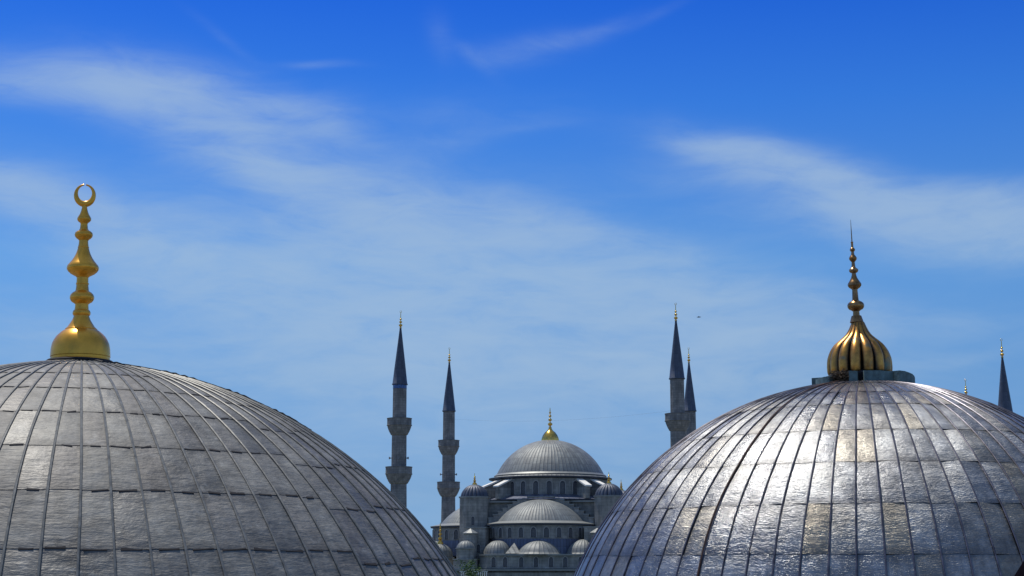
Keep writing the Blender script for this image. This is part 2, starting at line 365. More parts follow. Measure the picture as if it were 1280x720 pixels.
def at(px, py, Y):
    u = (px - 640) / F; v = (360 - py) / F
    d = Vector((u, cos(PITCH) - v * sin(PITCH), sin(PITCH) + v * cos(PITCH)))
    return Vector((0, 0, EYE)) + d * (Y / d.y)

# ------------------------------------------------------------ ground
m, nt, b = new_mat('park_ground')
v = nd(nt, 'ShaderNodeTexCoord').outputs['Object']
c = mixrgb(nt, ramp(nt, noise(nt, v, .02, 5), [(.45, (0, 0, 0)), (.52, (1, 1, 1))]), (.05, .085, .03), (.23, .21, .18))
c = mixrgb(nt, .6, c, ramp(nt, noise(nt, v, .7, 6), [(.3, (.6, .6, .6)), (.7, (1.3, 1.3, 1.3))]), 'MULTIPLY')
nt.links.new(c, b.inputs['Base Color']); b.inputs['Roughness'].default_value = .95
g = MB(); N = 24
for i in range(N):
    for j in range(N):
        x0, x1 = [-6000 + 12000 * q / N for q in (i, i + 1)]; y0, y1 = [-6000 + 12000 * q / N for q in (j, j + 1)]
        g.quadp([(x0, y0, 0), (x1, y0, 0), (x1, y1, 0), (x0, y1, 0)])
tag(g.build('ground', m), kind='structure')

# ------------------------------------------------------------ the two near domes
def dome_geom(R, cz, bumpa, phase, ngore, thetas, mats, rnd, rollr, lap, clip, step_az=None, rust=None, hue_p=.5, bul=.004):
    """sheets, rolls and laps of a lead dome. Local axis through 0,0; theta from the top."""
    def rad(th): return R * (1 + bumpa * exp(-th / .15))
    def P(th, ph, off=0):
        r = rad(th) + off
        return (r * sin(th) * cos(ph), r * sin(th) * sin(ph), cz + r * cos(th))
    mb = MB(); dph = 2 * pi / ngore
    for k in range(ngore):
        p0 = phase + k * dph; p1 = p0 + dph; pm = (p0 + p1) / 2
        aa = (math.degrees(pm) + 360) % 360
        T = list(thetas)
        off_ = next((o for lo, hi, o in (step_az or ()) if lo <= aa < hi), 0)
        T = [T[0]] + [t + radians(off_) for t in T[1:-1]] + [T[-1]]
        T = [T[0]] + [t + rnd.gauss(0, .0012) for t in T[1:-1]] + [T[-1]]
        CU = (0, .055, .35, .65, .945, 1); nu, nv = 5, 6
        for j in range(len(T) - 1):
            t0, t1 = T[j], T[j + 1]
            tv = rnd.random(); hv = (rnd.random() ** 1.6 if rnd.random() < hue_p else rnd.random() * .15)
            tl = rnd.gauss(0, bul * 1.1); bulge = abs(rnd.gauss(0, .3)) * bul + bul; ou = rnd.random() * 40; ov = rnd.random() * 40
            base = len(mb.v)
            for a in range(nv + 1):
                fv = a / nv; th = t0 + (t1 - t0) * fv
                for c_ in range(nu + 1):
                    fu = CU[c_]
                    off = lap * fv + bulge * sin(pi * fu) * sin(pi * fv) + tl * (fu - .5)
                    mb.v.append(P(th, p0 + dph * fu, off))
            W = R * sin((t0 + t1) / 2) * dph
            for a in range(nv):
                for c_ in range(nu):
                    i = base + a * (nu + 1) + c_; ids = (i, i + nu + 1, i + nu + 2, i + 1)
                    uvs = []; ts = []
                    for (aa_, cc) in ((a, c_), (a + 1, c_), (a + 1, c_ + 1), (a, c_ + 1)):
                        uvs.append((ou + CU[cc] * W, ov - R * (t0 + (t1 - t0) * aa_ / nv)))
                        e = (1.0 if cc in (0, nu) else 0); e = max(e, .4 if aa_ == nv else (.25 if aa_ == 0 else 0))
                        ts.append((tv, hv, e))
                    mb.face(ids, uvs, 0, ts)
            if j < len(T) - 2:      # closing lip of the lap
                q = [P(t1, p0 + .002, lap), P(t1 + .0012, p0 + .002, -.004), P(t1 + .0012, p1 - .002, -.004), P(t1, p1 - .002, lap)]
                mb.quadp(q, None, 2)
                if clip and rnd.random() < .8 and T[j + 1] > .25:
                    c0 = p0 + dph * rnd.uniform(.08, .4); c1 = p1 - dph * rnd.uniform(.08, .4); hh = rnd.uniform(.5, 1.5) * clip; tw = rnd.gauss(0, .0012)
                    up = rnd.uniform(.012, .032) / R
                    A = [P(t1 - up + tw, c0, lap * .9), P(t1 - up - tw, c1, lap * .9), P(t1 + .002 - tw, c1, lap + hh), P(t1 + .002 + tw, c0, lap + hh)]
                    B_ = [P(t1 + .003 + tw, c0, -.002), P(t1 + .003 - tw, c1, -.002)]
                    mb.quadp([A[0], A[3], A[2], A[1]], None, 2)
                    mb.quadp([A[3], B_[0], B_[1], A[2]], None, 2)
                    mb.quadp([A[0], B_[0], A[3]], None, 2); mb.quadp([A[1], A[2], B_[1]], None, 2)
        # roll on the seam
        th_s = T[0] if k % 2 == 0 else T[0] + .02
        pts = []; nn = 44; wob = rnd.uniform(0, 6); wa = rnd.uniform(.3, 1.0) * .0022
        for i in range(nn + 1):
            th = th_s + (T[-1] - th_s) * i / nn
            pts.append(P(th, p0 + wa * sin(wob + th * 9) / max(sin(th), .2), rollr * .45 + lap * .5))
        mi = 3 if (rust is not None and k in rust) else 1
        rs = [rollr * (.6 + .4 * min(1, i / 8)) * rnd.uniform(.85, 1.12) * (1.25 if mi == 3 else 1) for i in range(nn + 1)]
        mb.tube(pts, rs, 6, mi, caps=False)
    return mb, P
def rest_of_tomb(root, Rb, zb, topz):
    """drum, eaves and octagonal body that carry the dome (all below the frame)"""
    d = MB(); d.lathe([(Rb + .05, zb - 2.2), (Rb + .05, zb - .35), (Rb + .35, zb - .3), (Rb + .38, zb - .05), (Rb + .02, zb + .12)], 64)
    d.build('drum', STONE, root, True)
    Ro = Rb + 1.3; pts = [(Ro * cos(pi / 8 + i * pi / 4), Ro * sin(pi / 8 + i * pi / 4)) for i in range(8)]
    w = MB(); w.prism(pts, 0, zb - 2.2); w.build('wall', STONE, root)
    e = MB(); e.prism([(x * 1.04, y * 1.04) for x, y in pts], zb - 2.2, zb - 1.9, 0); e.build('eaves', EDGE, root)
    for i in range(8):
        a = i * pi / 4; rr = Ro * cos(pi / 8)
        for zz in (2.0, 6.2):
            wi = arch_window(1.3, 2.6, .16); wi.parent = root; wi.location = (rr * cos(a), rr * sin(a), zz); wi.rotation_euler = (0, 0, a + pi / 2)
_wc = {}
def arch_window(w, h, d):
    """pointed arch window facing local -y, sill at z 0: raised surround and recessed dark lattice"""
    key = (w, h, d)
    if key not in _wc:
        mb = MB()
        def outline(ww, hh):
            p = [(-ww / 2, 0), (ww / 2, 0)]
            hs = hh - ww * .6
            for k in range(0, 7):
                t = k / 6 * pi; p.append((ww / 2 * cos(t), hs + ww * .6 * sin(t)))
            return p
        o = outline(w * 1.32, h * 1.09); i = outline(w, h); n = len(o)
        b = len(mb.v)
        mb.v += [(x, -d, z) for x, z in o] + [(x, -d, z) for x, z in i] + [(x, .05, z) for x, z in o] + [(x, -.02, z) for x, z in i]
        for k in range(n):
            j = (k + 1) % n
            mb.face((b + k, b + j, b + n + j, b + n + k), None, 1)
            mb.face((b + 2 * n + k, b + 2 * n + j, b + j, b + k), None, 1)
            mb.face((b + n + k, b + n + j, b + 3 * n + j, b + 3 * n + k), None, 1)
        mb.face([b + 3 * n + k for k in range(n)], None, 0)
        for gx in (-.25, 0, .25): mb.box(gx * w - .02 * w, gx * w + .02 * w, -.05, -.025, .05, h * .85, 1)
        me_o = mb.build('window', [PANE, SURR]); _wc[key] = me_o.data; return me_o
    o = bpy.data.objects.new('window', _wc[key]); COL.objects.link(o); return o

def finial_from(prof_px, k, base_y):
    return [(r * k, (base_y - y) * k) for (y, r) in prof_px]

# left mausoleum ------------------------------------------------
LX, LY, LZ, LR = -7.612, 28.0, EYE - 4.43, 7.97
left = empty('mausoleum', (LX, LY, 0), label='near domed tomb on the left, matt dark grey lead sheets, smooth gilded finial with crescent', cat='mausoleum')
cen = atan2(-LY, -LX)            # direction towards the eye
ngl = 84; dp = 2 * pi / ngl
thL = [radians(t) for t in (2.6, 11.3, 18.3, 24.6, 31.4, 38.6, 45.8, 53.5, 61.6, 69.6, 77.5, 85.5, 93)]
rnd = random.Random(3)
mb, PL = dome_geom(LR, LZ, .0135, cen + radians(.8), ngl, thL, None, rnd, .020, .006, .0045,
                   step_az=[(323, 336, 1.75), (336, 360, .9), (0, 20, .9), (200, 250, 1.2)], hue_p=.5)
dome_l = mb.build('dome', [LEAD_L, ROLL_L, SHADE_DARK], left, True, angle=50)
rest_of_tomb(left, LR * sin(radians(93)), LZ - .4, 0)
kf = .0047; apexL = LZ + LR * 1.0135
profL = [(700, 104), (690, 104), (690, 111), (682, 111), (680, 108.5), (672, 108.5), (670, 110), (660, 109.5), (640, 108), (622, 104.5), (608, 98), (596, 90), (585, 79), (576, 68), (571, 59), (569, 59.5), (560, 50), (548, 42), (535, 34), (524, 29.5), (518, 28), (517, 31),
         (512, 33), (506, 33), (500, 30), (497, 26), (480, 24.5), (476, 25), (472, 30), (468, 37), (462, 42), (455, 45), (447, 44.5), (440, 41), (434, 35), (430, 28), (426, 24.5), (404, 22), (403, 24), (399, 24), (398, 22), (378, 21.5), (373, 26), (369, 34), (363, 45), (356, 53), (348, 58.5), (341, 59.5), (334, 57), (326, 50.5),
         (316, 42), (304, 34), (292, 28), (280, 23.5), (267, 20), (266, 21), (264, 21), (263, 19.5), (250, 17.5), (240, 17), (236, 20), (231, 27), (225, 32), (218, 34), (211, 32), (206, 26), (202, 19), (196, 15), (178, 13), (173, 15), (169, 21), (163, 25.5), (157, 26), (150, 22.5), (142, 17.5), (132, 13.5), (120, 10.5), (110, 9), (104, 10)]
fl = MB(); fl.lathe(finial_from(profL, kf, 690), 48, capb=False)
fin = fl.build('finial', GOLD_L, left, True, (0, 0, LZ + LR * cos(radians(3)) * 1.009 + .035), 35)
fin.rotation_euler = (0, radians(-1.1) , 0); fin.scale = (1, 1, 1.037)
cr = MB(); pts = []; rr_ = []
for i in range(49):
    t = radians(96) + radians(348) * i / 48
    thick = 3.0 + 8.5 * (0.5 - 0.5 * cos(2 * pi * (i / 48))) ** .8
    pts.append((33.0 * kf * cos(t) * -1 - .0, 0, (690 - 66 + (36.5) * sin(t) * 1.0) * kf + (thick - 7) * 0.0)); rr_.append(thick * kf)
cr.tube(pts, rr_, 12)
cre = cr.build('crescent', GOLD_L, fin, True)
cre.rotation_euler = (0, 0, radians(12))
base_ring = MB(); base_ring.lathe([(.58, -.10), (.60, 0.0), (.56, .03), (.50, .04)], 40); base_ring.build('collar', SHADE_DARK, left, True, fin.location)
# lightning cable lying down the dome's right side
cab = MB(); cp = []
C0 = Vector((LX, LY, LZ)) - Vector((0, 0, EYE))
for i in range(61):
    th = radians(4 + 27 * i / 60); best = None
    for q in range(0, 120):
        ph = radians(-60 + q * 1.0); n_ = Vector((sin(th) * cos(ph), sin(th) * sin(ph), cos(th))); pp = Vector(PL(th, ph)) + Vector((LX, LY, -EYE))
        val = abs(n_.dot(pp.normalized()))
        if best is None or val < best[0]: best = (val, ph)
    ph = best[1]
    if i == 0: ph0 = ph
    ph0 = ph0 * .8 + ph * .2
    cp.append(PL(th, ph0, .022 + .022 * abs(sin(i * 1.7)) * (1 if (i // 7) % 2 else .3)))
cab.tube(cp, .014, 6); cab.build('cable', IRON, left, True)

# right mausoleum -----------------------------------------------
RX, RY, RZ, RR = 8.75, 40.0, EYE - 3.17, 7.83
right = empty('mausoleum', (RX, RY, 0), label='near domed tomb on the right, shiny patched lead sheets, fluted dark gold finial', cat='mausoleum')
cenr = atan2(-RY, -RX)
ngr = 78
thR = [radians(t) for t in (3.0, 12, 20.7, 27.3, 36.7, 45.2, 54.1, 63.2, 71.8, 80, 87, 93)]
rnd = random.Random(11)
mb, PR = dome_geom(RR, RZ, .004, cenr + radians(-29.36 + 4.6154 * 7), ngr, thR, None, rnd, .020, .006, 0, rust=(), hue_p=.5, bul=.012)
mb_rust = None
dome_r = mb.build('dome', [LEAD_R, ROLL_R, SHADE_DARK, RUST], right, True, angle=50)
# one thick rusty standing seam to the left of the middle
sm = MB(); pts = []
phr = cenr + radians(-29.36)
for i in range(61):
    th = radians(6 + 82 * i / 60); pts.append(PR(th, phr + .004 * sin(th * 11) / max(.3, sin(th)), .02))
sm.tube(pts, .028, 8); sm.build('rusty_seam', RUST, right, True)
rest_of_tomb(right, RR * sin(radians(93)), RZ - .4, 0)
kr = .00615
profR = [(660, 100), (648, 128), (640, 131), (620, 132), (600, 131), (585, 129), (570, 124), (556, 118), (543, 110), (530, 100), (518, 86), (508, 73), (498, 61), (488, 51), (475, 42), (462, 35.5), (450, 30), (441, 26.5)]
top = [(441, 26.5), (440, 28), (436, 27), (420, 22), (414, 20), (413, 14), (396, 13), (392, 18), (387, 28), (380, 33), (372, 34.5), (364, 32), (358, 25), (353, 15), (350, 13), (308, 11), (304, 15), (299, 23), (291, 28), (284, 27.5), (276, 22), (268, 17), (260, 12.5), (250, 9.5), (241, 8.5), (238, 15), (232, 19), (226, 18.5), (220, 11), (216, 8), (196, 6.5), (192, 10), (186, 15), (179, 16), (172, 12), (166, 7), (154, 5.5), (151, 9), (146, 11), (141, 9), (137, 5), (118, 4.5), (114, 6), (113, 2.5), (70, 1.8), (22, .6)]
fr = empty('finial', (0, 0, 0)); bpy.data.objects.remove(fr)
fm_ = MB(); nfl = 14
def flmod(a, z):
    t = abs(sin((a - cenr - radians(5)) * nfl / 2)); s_ = max(0, min(1, (648 * kr - z * 0 - 0) * 0 + 1))
    hgt = 648 - z / kr
    w = max(0.0, min(1.0, (hgt - 430) / 90.0))
    return 1 - .17 * w * (1 - t ** .62)
NA = nfl * 14
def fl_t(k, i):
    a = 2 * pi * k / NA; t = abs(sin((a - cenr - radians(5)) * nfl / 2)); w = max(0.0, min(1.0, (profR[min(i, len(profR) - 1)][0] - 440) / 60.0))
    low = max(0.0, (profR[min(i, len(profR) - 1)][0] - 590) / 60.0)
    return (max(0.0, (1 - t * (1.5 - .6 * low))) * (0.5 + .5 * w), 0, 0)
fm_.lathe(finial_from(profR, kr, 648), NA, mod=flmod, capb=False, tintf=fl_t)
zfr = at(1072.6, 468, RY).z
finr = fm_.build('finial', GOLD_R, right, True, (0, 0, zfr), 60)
fs = MB(); fs.lathe(finial_from(top, kr, 648), 32, capb=False)
BRONZE = plain('brown_bronze', (.34, .19, .08), .3, .9, .45, 6, .004)
fso = fs.build('finial_stem', BRONZE, finr, True, None, 35)
# little lean of the stem as in the photograph
fso.rotation_euler = (0, radians(-1.3), 0); finr.scale = (1, 1, 1.035)
bs = MB(); bs.lathe([(.82, -.5), (.82, -.05), (.72, .03)], 40); bs.build('collar', SHADE_DARK, right, True, (0, 0, zfr))  # dark colour stands for the shadow in the gap under the bulb
def slab(a0, a1, r0, r1, z0, z1, drop=0):
    mb = MB(); n = 6; b = 0
    for i in range(n + 1):
        a = cenr + radians(a0 + (a1 - a0) * i / n); dz = -drop * (i / n) ** 2
        for r, z in ((r0, z0), (r1, z0 - .04), (r1, z1 - .03), (r0, z1)): mb.v.append((r * cos(a), r * sin(a), z + dz + random.uniform(-.006, .006)))
    for i in range(n):
        for k in range(4): mb.face((i * 4 + k, (i + 1) * 4 + k, (i + 1) * 4 + (k + 1) % 4, i * 4 + (k + 1) % 4))
    mb.face((3, 2, 1, 0)); mb.face([n * 4 + k for k in range(4)])
    return mb.build('base_slab', PATINA, right, False, (0, 0, zfr))
for q in ((-78, -59, .72, 1.12, -.30, -.10), (-58, -40, .72, 1.16, -.30, -.10), (-13, -3, .72, 1.17, -.30, -.015), (5, 44, .72, 1.15, -.30, -.01), (45, 98, .72, 1.34, -.36, -.01, .12), (104, 160, .72, 1.2, -.32, -.05), (166, 215, .72, 1.2, -.32, -.05), (222, 275, .72, 1.2, -.32, -.05)):
    slab(*q)
ns = MB(); rn = random.Random(5)
for i in range(150):
    a = cenr + radians(rn.uniform(-40, -12)); r = rn.uniform(.8, 1.12); z = rn.uniform(-.24, -.02)
    p = Vector((r * cos(a), r * sin(a), z)); d = Vector((rn.gauss(0, 1), rn.gauss(0, 1), rn.gauss(0, .4))).normalized() * rn.uniform(.04, .13)
    ns.tube([p - d, p + d * .2 + Vector((0, 0, .01)), p + d], .011, 4)
tag(ns.build('bird_nest', NEST, None, False, (RX, RY, zfr)), 'untidy brown twig nest wedged under the fluted gold finial', 'nest')

# ------------------------------------------------------------ minarets
def ball_finial(h, r, balls=3, moon=True):
    """gilded stack of balls, base at z 0"""
    mb = MB(); prof = [(r * .7, 0), (r * .45, h * .06)]
    zs = [(.16, 1.0), (.34, .8), (.5, .62), (.64, .48)][:balls]
    for zc, s_ in zs:
        for t in range(7):
            a = -pi / 2 + pi * t / 6; prof.append((max(r * .22, r * s_ * cos(a)), h * zc + r * s_ * .75 * sin(a)))
    prof += [(r * .16, h * .8), (r * .1, h * .84)]
    mb.lathe(prof, 12)
    if moon:
        pts = []; rs = []
        for i in range(15):
            t = radians(100) + radians(340) * i / 14
            pts.append((r * .42 * cos(t), 0, h * .915 + r * .62 * sin(t))); rs.append(r * (.05 + .10 * sin(pi * i / 14)))
        mb.tube(pts, rs, 5)
    return mb
def make_minaret(tiles):
    root = empty('minaret', (0, 0, 0))
    def ang(r, n=16): return r
    sh = MB()
    rough = lambda a, z: 1 + .022 * cos(a * 16)
    # heights above ground: g1 24.6 (third, hidden), g2 34.3, g3 43.4, cone base 50, cone tip 60.8
    for (r0, z0, r1, z1) in ((2.4, 0, 2.1, 8), (1.66, 8, 1.58, 23.5), (1.56, 23.5, 1.46, 31.2), (1.40, 31.2, 1.36, 40.5), (1.29, 40.5, 1.26, 49.9)):
        sh.lathe([(r0, z0), (r1, z1)], 64, mod=rough)
    sh.build('shaft', STONE_M, root, True, angle=30)
    for (zt, rs, rb) in ((24.6, 1.56, 2.65), (34.4, 1.44, 2.50), (43.5, 1.34, 2.32)):
        gl = MB(); prof = [(rs, zt - 3.25)]
        steps = 6
        for k in range(steps):            # stalactite corbelling in rings
            r_ = rs + (rb - .1 - rs) * ((k + 1) / steps) ** .62; z_ = zt - 3.15 + k * .28
            prof += [(r_ - .04, z_ + .10), (r_, z_ + .28)]
        prof += [(rb, zt - 1.44), (rb + .06, zt - 1.4), (rb + .06, zt - 1.28), (rb - .02, zt - 1.25), (rb - .02, zt - .14), (rb + .05, zt - .12), (rb + .05, zt), (rb - .14, zt), (rb - .14, zt - .98), (rs * .9, zt - .98)]
        gl.lathe(prof, 48, mod=lambda a, z, zt=zt: 1 + (.03 * cos(a * 16) if z < zt - 1.5 else .0))
        gl.build('balcony', STONE_M, root, True, angle=25)
    if tiles:
        tb = MB(); tb.lathe([(1.32, 49.1), (1.32, 49.75)], 32); tb.build('tile_band', TILE, root, True)
    co = MB(); co.lathe([(1.30, 49.75), (1.50, 49.85), (1.50, 50.0), (1.40, 50.1), (1.12, 52.6), (.60, 57.0), (.16, 60.7)], 40, useg=20)
    co.build('cone_roof', CONE, root, True, angle=50)
    bf = ball_finial(3.5, .36, 3); o = bf.build('finial', GILT, root, True, (0, 0, 60.65)); 
    for a in (200, 340, 270, 90):
        h = MB(); h.lathe([(.06, 0), (.09, .25), (.26, .5), (.26, .53)], 12)
        h.box(-.05, .05, -.05, .05, -.5, .02)
        lo = h.build('loudspeaker', HORN, root, True); ar = radians(a)
        lo.location = (1.38 * cos(ar), 1.38 * sin(ar), 36.0); lo.rotation_euler = (0, radians(90), ar)
    return root
MG = 'slender stone minarets with lead cones'
m1 = make_minaret(True)
p = at(499.6, 500, 301); m1.location = (p.x, 301, 0)
tag(m1, 'tallest looking minaret left of the mosque with blue tile band under its cone', 'minaret', MG)
proto = make_minaret(False)
p = at(561.2, 520, 352); proto.location = (p.x, 352, 0)
tag(proto, 'thinner minaret just left of the mosque domes with two balconies showing', 'minaret', MG)
p = at(846.3, 480, 292); m3 = copy_tree(proto); m3.location = (p.x, 292, 0)
tag(m3, 'minaret in front of its twin, one balcony rising above the shiny right dome edge', 'minaret', MG)
p = at(862.0, 500, 352); m4 = copy_tree(proto); m4.location = (p.x, 352, 0)
tag(m4, 'minaret half hidden behind the nearer minaret beside the right dome', 'minaret', MG)
p = at(1256.5, 515, 282); m6 = copy_tree(proto); m6.location = (p.x, 282, at(1254, 446, 282).z - 60.8)
tag(m6, 'dark minaret cone standing up behind the right dome near the right picture edge', 'minaret', MG)
p = at(1207.5, 490, 342); m5 = copy_tree(proto); m5.location = (p.x, 342, at(1207, 493, 342).z - 60.8)
tag(m5, 'minaret of which only the finial tip shows over the right dome', 'minaret', MG)
for mm in (m5, m6):                     # shorter courtyard minarets: their feet stand on the same ground
    dz = mm.location.z; mm.location.z = 0
    seen = {}
    for ch in mm.children:
        if ch.name.split('.')[0] == 'shaft':
            me = ch.data.copy(); ch.data = me
            for vv in me.vertices: vv.co.z = max(0.0, vv.co.z + dz)
        else: ch.location.z += dz

# thin cable between two minarets
wr = MB(); A = at(568, 524, 352); B = at(838, 513.5, 292); pts = []
for i in range(41):
    t = i / 40; q = A.lerp(B, t); q.z -= 4 * 1.05 * t * (1 - t); pts.append(q)
wr.tube(pts, .008, 5); tag(wr.build('festoon_wire', HORN), 'hair thin wire strung between two minarets above the mosque dome', 'wire')

# ------------------------------------------------------------ the mosque
DX = at(688, 620, 324).x
mosque = empty('mosque', (DX, 324, 0), radians(-9), label='great grey stone mosque of cascading lead domes in the distance between the two tombs', cat='mosque')
def cap_profile(R, z0, rise, n=14, r_end=0.0):
    rho = (R * R + rise * rise) / (2 * rise); zc = z0 + rise - rho
    t0 = asin(min(1, R / rho)); t0 = t0 if z0 >= zc else pi - t0
    return [(rho * sin(t0 * (1 - i / n)), zc + rho * cos(t0 * (1 - i / n))) for i in range(n)] + [(0.001, z0 + rise)]
def place_window(parent, x, y, z, facing, w, h, d=.14):
    wi = arch_window(w, h, d); wi.parent = parent; wi.location = (x, y, z); wi.rotation_euler = (0, 0, facing + pi / 2); return wi
# main dome
d = MB(); d.lathe([(11.9, 33.45), (11.3, 33.75)] + cap_profile(10.95, 33.95, 7.35, 22), 128, useg=84)
md = d.build('central_dome', LEAD_F, mosque, True, angle=60)
e = MB(); e.lathe([(11.2, 33.78), (11.35, 33.95), (10.9, 34.3), (10.85, 34.0)], 96); e.build('dome_rim', EDGE, md, True)
f1 = MB(); f1.lathe([(1.72, 0), (1.75, .25), (1.62, .7), (1.4, 1.2), (1.0, 1.75), (.62, 2.05), (.36, 2.4), (.25, 2.8)], 40, mod=lambda a, z: 1 + .025 * cos(a * 20) * (z < 2))
bb = ball_finial(4.9, .48, 4, False)
off = len(f1.v); f1.v += [(x, y, z + 2.6) for x, y, z in bb.v]; f1.f += [tuple(i + off for i in q) for q in bb.f]; f1.uv += bb.uv; f1.mi += bb.mi; f1.tint += bb.tint
f1.build('finial', GILT, md, True, (0, 0, 41.1), 40)
# drum
dr = MB(); dr.lathe([(11.6, 29.2), (11.6, 33.0)], 112); dr.lathe([(11.6, 33.0), (12.35, 33.2), (12.4, 33.45), (11.9, 33.5)], 96, mi=1)
drum = dr.build('drum', [STONE, DARKEDGE], mosque, True)
for i in range(28):
    a = (i + .5) * 2 * pi / 28 - pi / 2
    place_window(drum, 11.58 * cos(a), 11.58 * sin(a), 29.95, a, 1.0, 2.5)
    pa = (i) * 2 * pi / 28 - pi / 2; pm = MB(); 
sk = MB(); sk.lathe([(14.6, 28.75), (14.6, 28.95), (11.65, 29.85)], 96, useg=90); sk.build('drum_skirt_roof', LEAD_SHADE, mosque, True)
# flying buttresses with pale copings
for q in (-135, -45, 45, 135):
    for s_ in (-8.5, 8.5):
        a = radians(q + s_); M = Matrix.Rotation(a, 4, 'Z')
        bt = MB()
        bt.box(11.4, 14.9, -.5, .5, 29.0, 31.2, 0, M)
        pr = [(11.4, 31.2), (14.9, 31.2), (14.9, 31.35), (11.4, 32.75)]
        for sgn in (-.5, .5):
            bt.quadp([tuple(M @ Vector((x, sgn, z))) for x, z in (pr if sgn < 0 else pr[::-1])])
        bt.quadp([tuple(M @ Vector(v_)) for v_ in ((14.9, -.5, 31.2), (14.9, .5, 31.2), (14.9, .5, 31.35), (14.9, -.5, 31.35))])
        bo = bt.build('flying_buttress', STONE, mosque)
        cp_ = MB(); lo = [(11.45, 32.78), (15.3, 31.25)]
        b0 = len(cp_.v)
        for x, z in lo:
            for y_ in (-.72, .72):
                cp_.v.append(tuple(M @ Vector((x, y_, z)))); cp_.v.append(tuple(M @ Vector((x, y_, z + .3))))
        for ids in ((1, 3, 7, 5), (0, 4, 6, 2), (0, 1, 5, 4), (2, 6, 7, 3), (4, 5, 7, 6), (0, 2, 3, 1)): cp_.face(ids)
        cp_.build('coping', CAP, bo)
# square base under the drum
sb = MB(); sb.prism([(-12, -12), (12, -12), (12, 12), (-12, 12)], 14, 28.2); sb.build('central_block', STONE, mosque)
for sx in (-1, 1):
    for sy in (-1, 1):
        cs = MB(); xa, xb = sorted((sx * 5.0, sx * 12.6)); ya, yb = sorted((sy * 9.5, sy * 12.7)); cs.box(xa, xb, ya, yb, 28.25, 28.6); cs.build('corner_roof', EDGE, mosque)
def rot4(k): return Matrix.Rotation(k * pi / 2, 4, 'Z')
for k in range(4):     # k=0: side towards the eye; 3: left side; 1: right; 2: far
    Rz = k * pi / 2
    side = bpy.data.objects.new('stepped_arch', None)
    st = MB(); M = rot4(k)
    # stepped arch: front wall with stair profile
    ys = (-14.1, -12.05)
    steps = [(-2.6, 2.6, 29.15)]
    zs = 28.95; xx = 2.6
    while xx < 10.2:
        steps += [(xx, xx + .95, zs - .1), (-xx - .95, -xx, zs - .1)]; xx += .95; zs -= .62 if xx > 4.5 else .3
    for x0, x1, zt in steps:
        st.box(x0 + .001, x1 - .001, ys[0], ys[1], 18, zt, 0, M); st.box(x0 - .08, x1 + .08, ys[0] - .12, ys[1] - .03, zt + .003, zt + .2, 1, M)
    st.build('stepped_arch', [STONE, EDGE], mosque)
    sd = MB(); sd.lathe(cap_profile(8.5, 24.2, 4.55, 16), 64, 0, 0, -pi, 0, useg=40, capb=False)
    o = sd.build('semi_dome', LEAD_F, mosque, True, (0, 0, 0), 60); o.matrix_local = M @ Matrix.Translation((0, -13.9, 0))
    rim = MB(); rim.lathe([(10.35, 23.85), (10.5, 24.0), (8.4, 24.5), (8.3, 24.2)], 64, 0, 0, -pi, 0, capb=False); ro = rim.build('rim', EDGE, o, True)
    dw = MB(); dw.lathe([(9.9, 20.6), (9.9, 23.6)], 64, 0, 0, -pi, 0); dw.lathe([(9.9, 23.6), (10.4, 23.7), (10.4, 23.86), (9.0, 23.9)], 64, 0, 0, -pi, 0, mi=1)
    do = dw.build('semi_dome_drum', [STONE, DARKEDGE], mosque, True); do.matrix_local = M @ Matrix.Translation((0, -13.9, 0))
    if k in (0, 1, 3):
        for i in range(13):
            a = -pi + (i + .5) * pi / 13; place_window(do, 9.9 * cos(a), 9.9 * sin(a), 21.35, a, .92, 1.85, .12)
    lr = MB(); lr.lathe([(10.3, 18.0), (10.25, 18.3), (9.98, 20.95), (9.9, 21.1)], 64, 0, 0, -pi, 0, useg=50); lo_ = lr.build('sloping_roof', LEAD_SHADE, mosque, True); lo_.matrix_local = M @ Matrix.Translation((0, -13.9, 0))
    for (ex, ey, er, eh) in ((-6.9, -22.6, 2.9, 2.5), (1.1, -24.1, 4.1, 2.5), (9.2, -21.8, 3.3, 2.7)):
        ed = MB(); ed.lathe([(er + .35, 18.0), (er + .4, 18.25)] + cap_profile(er, 18.3, eh, 10), 40, useg=26, capb=False)
        eo = ed.build('exedra_dome', LEAD_F, mosque, True, angle=70); eo.matrix_local = M @ Matrix.Translation((ex, ey, 0))
    for px_ in (-3.5,):
        pr = MB(); pr.prism([(px_ - 1.4, -26.4), (px_ + 1.4, -26.4), (px_ + 1.4, -23.2), (px_ - 1.4, -23.2)], 18.35, 20.3, 0, .03, px_, -24.6)
        po = pr.build('pyramid_roof', LEAD_F, mosque); po.matrix_local = M
    lw = MB(); pts = [(-9.9, -18), (-9.9, -25.2), (-8.2, -27.2), (-3.4, -27.6), (11.4, -27.6), (13.2, -25.5), (13.2, -18)]
    lw.prism(pts, 15.6, 17.95); lw.prism([(x * 1.03, -18 + (y + 18) * 1.04 + (-.0)) for x, y in pts], 17.96, 18.24, 1)
    lwo = lw.build('lower_tier', [STONE, EDGE], mosque); lwo.matrix_local = M
    if k in (0, 3):
        for wx in (-1.7, 1.0, 3.8, 6.4, 9.2): place_window(lwo, wx, -27.6, 15.95, -pi / 2, .78, 1.75, .12)
        for wx, wy in ((-6.9, -27.3), (-4.7, -27.49)): place_window(lwo, wx, wy, 15.95, -pi / 2 - .083, .78, 1.75, .12)
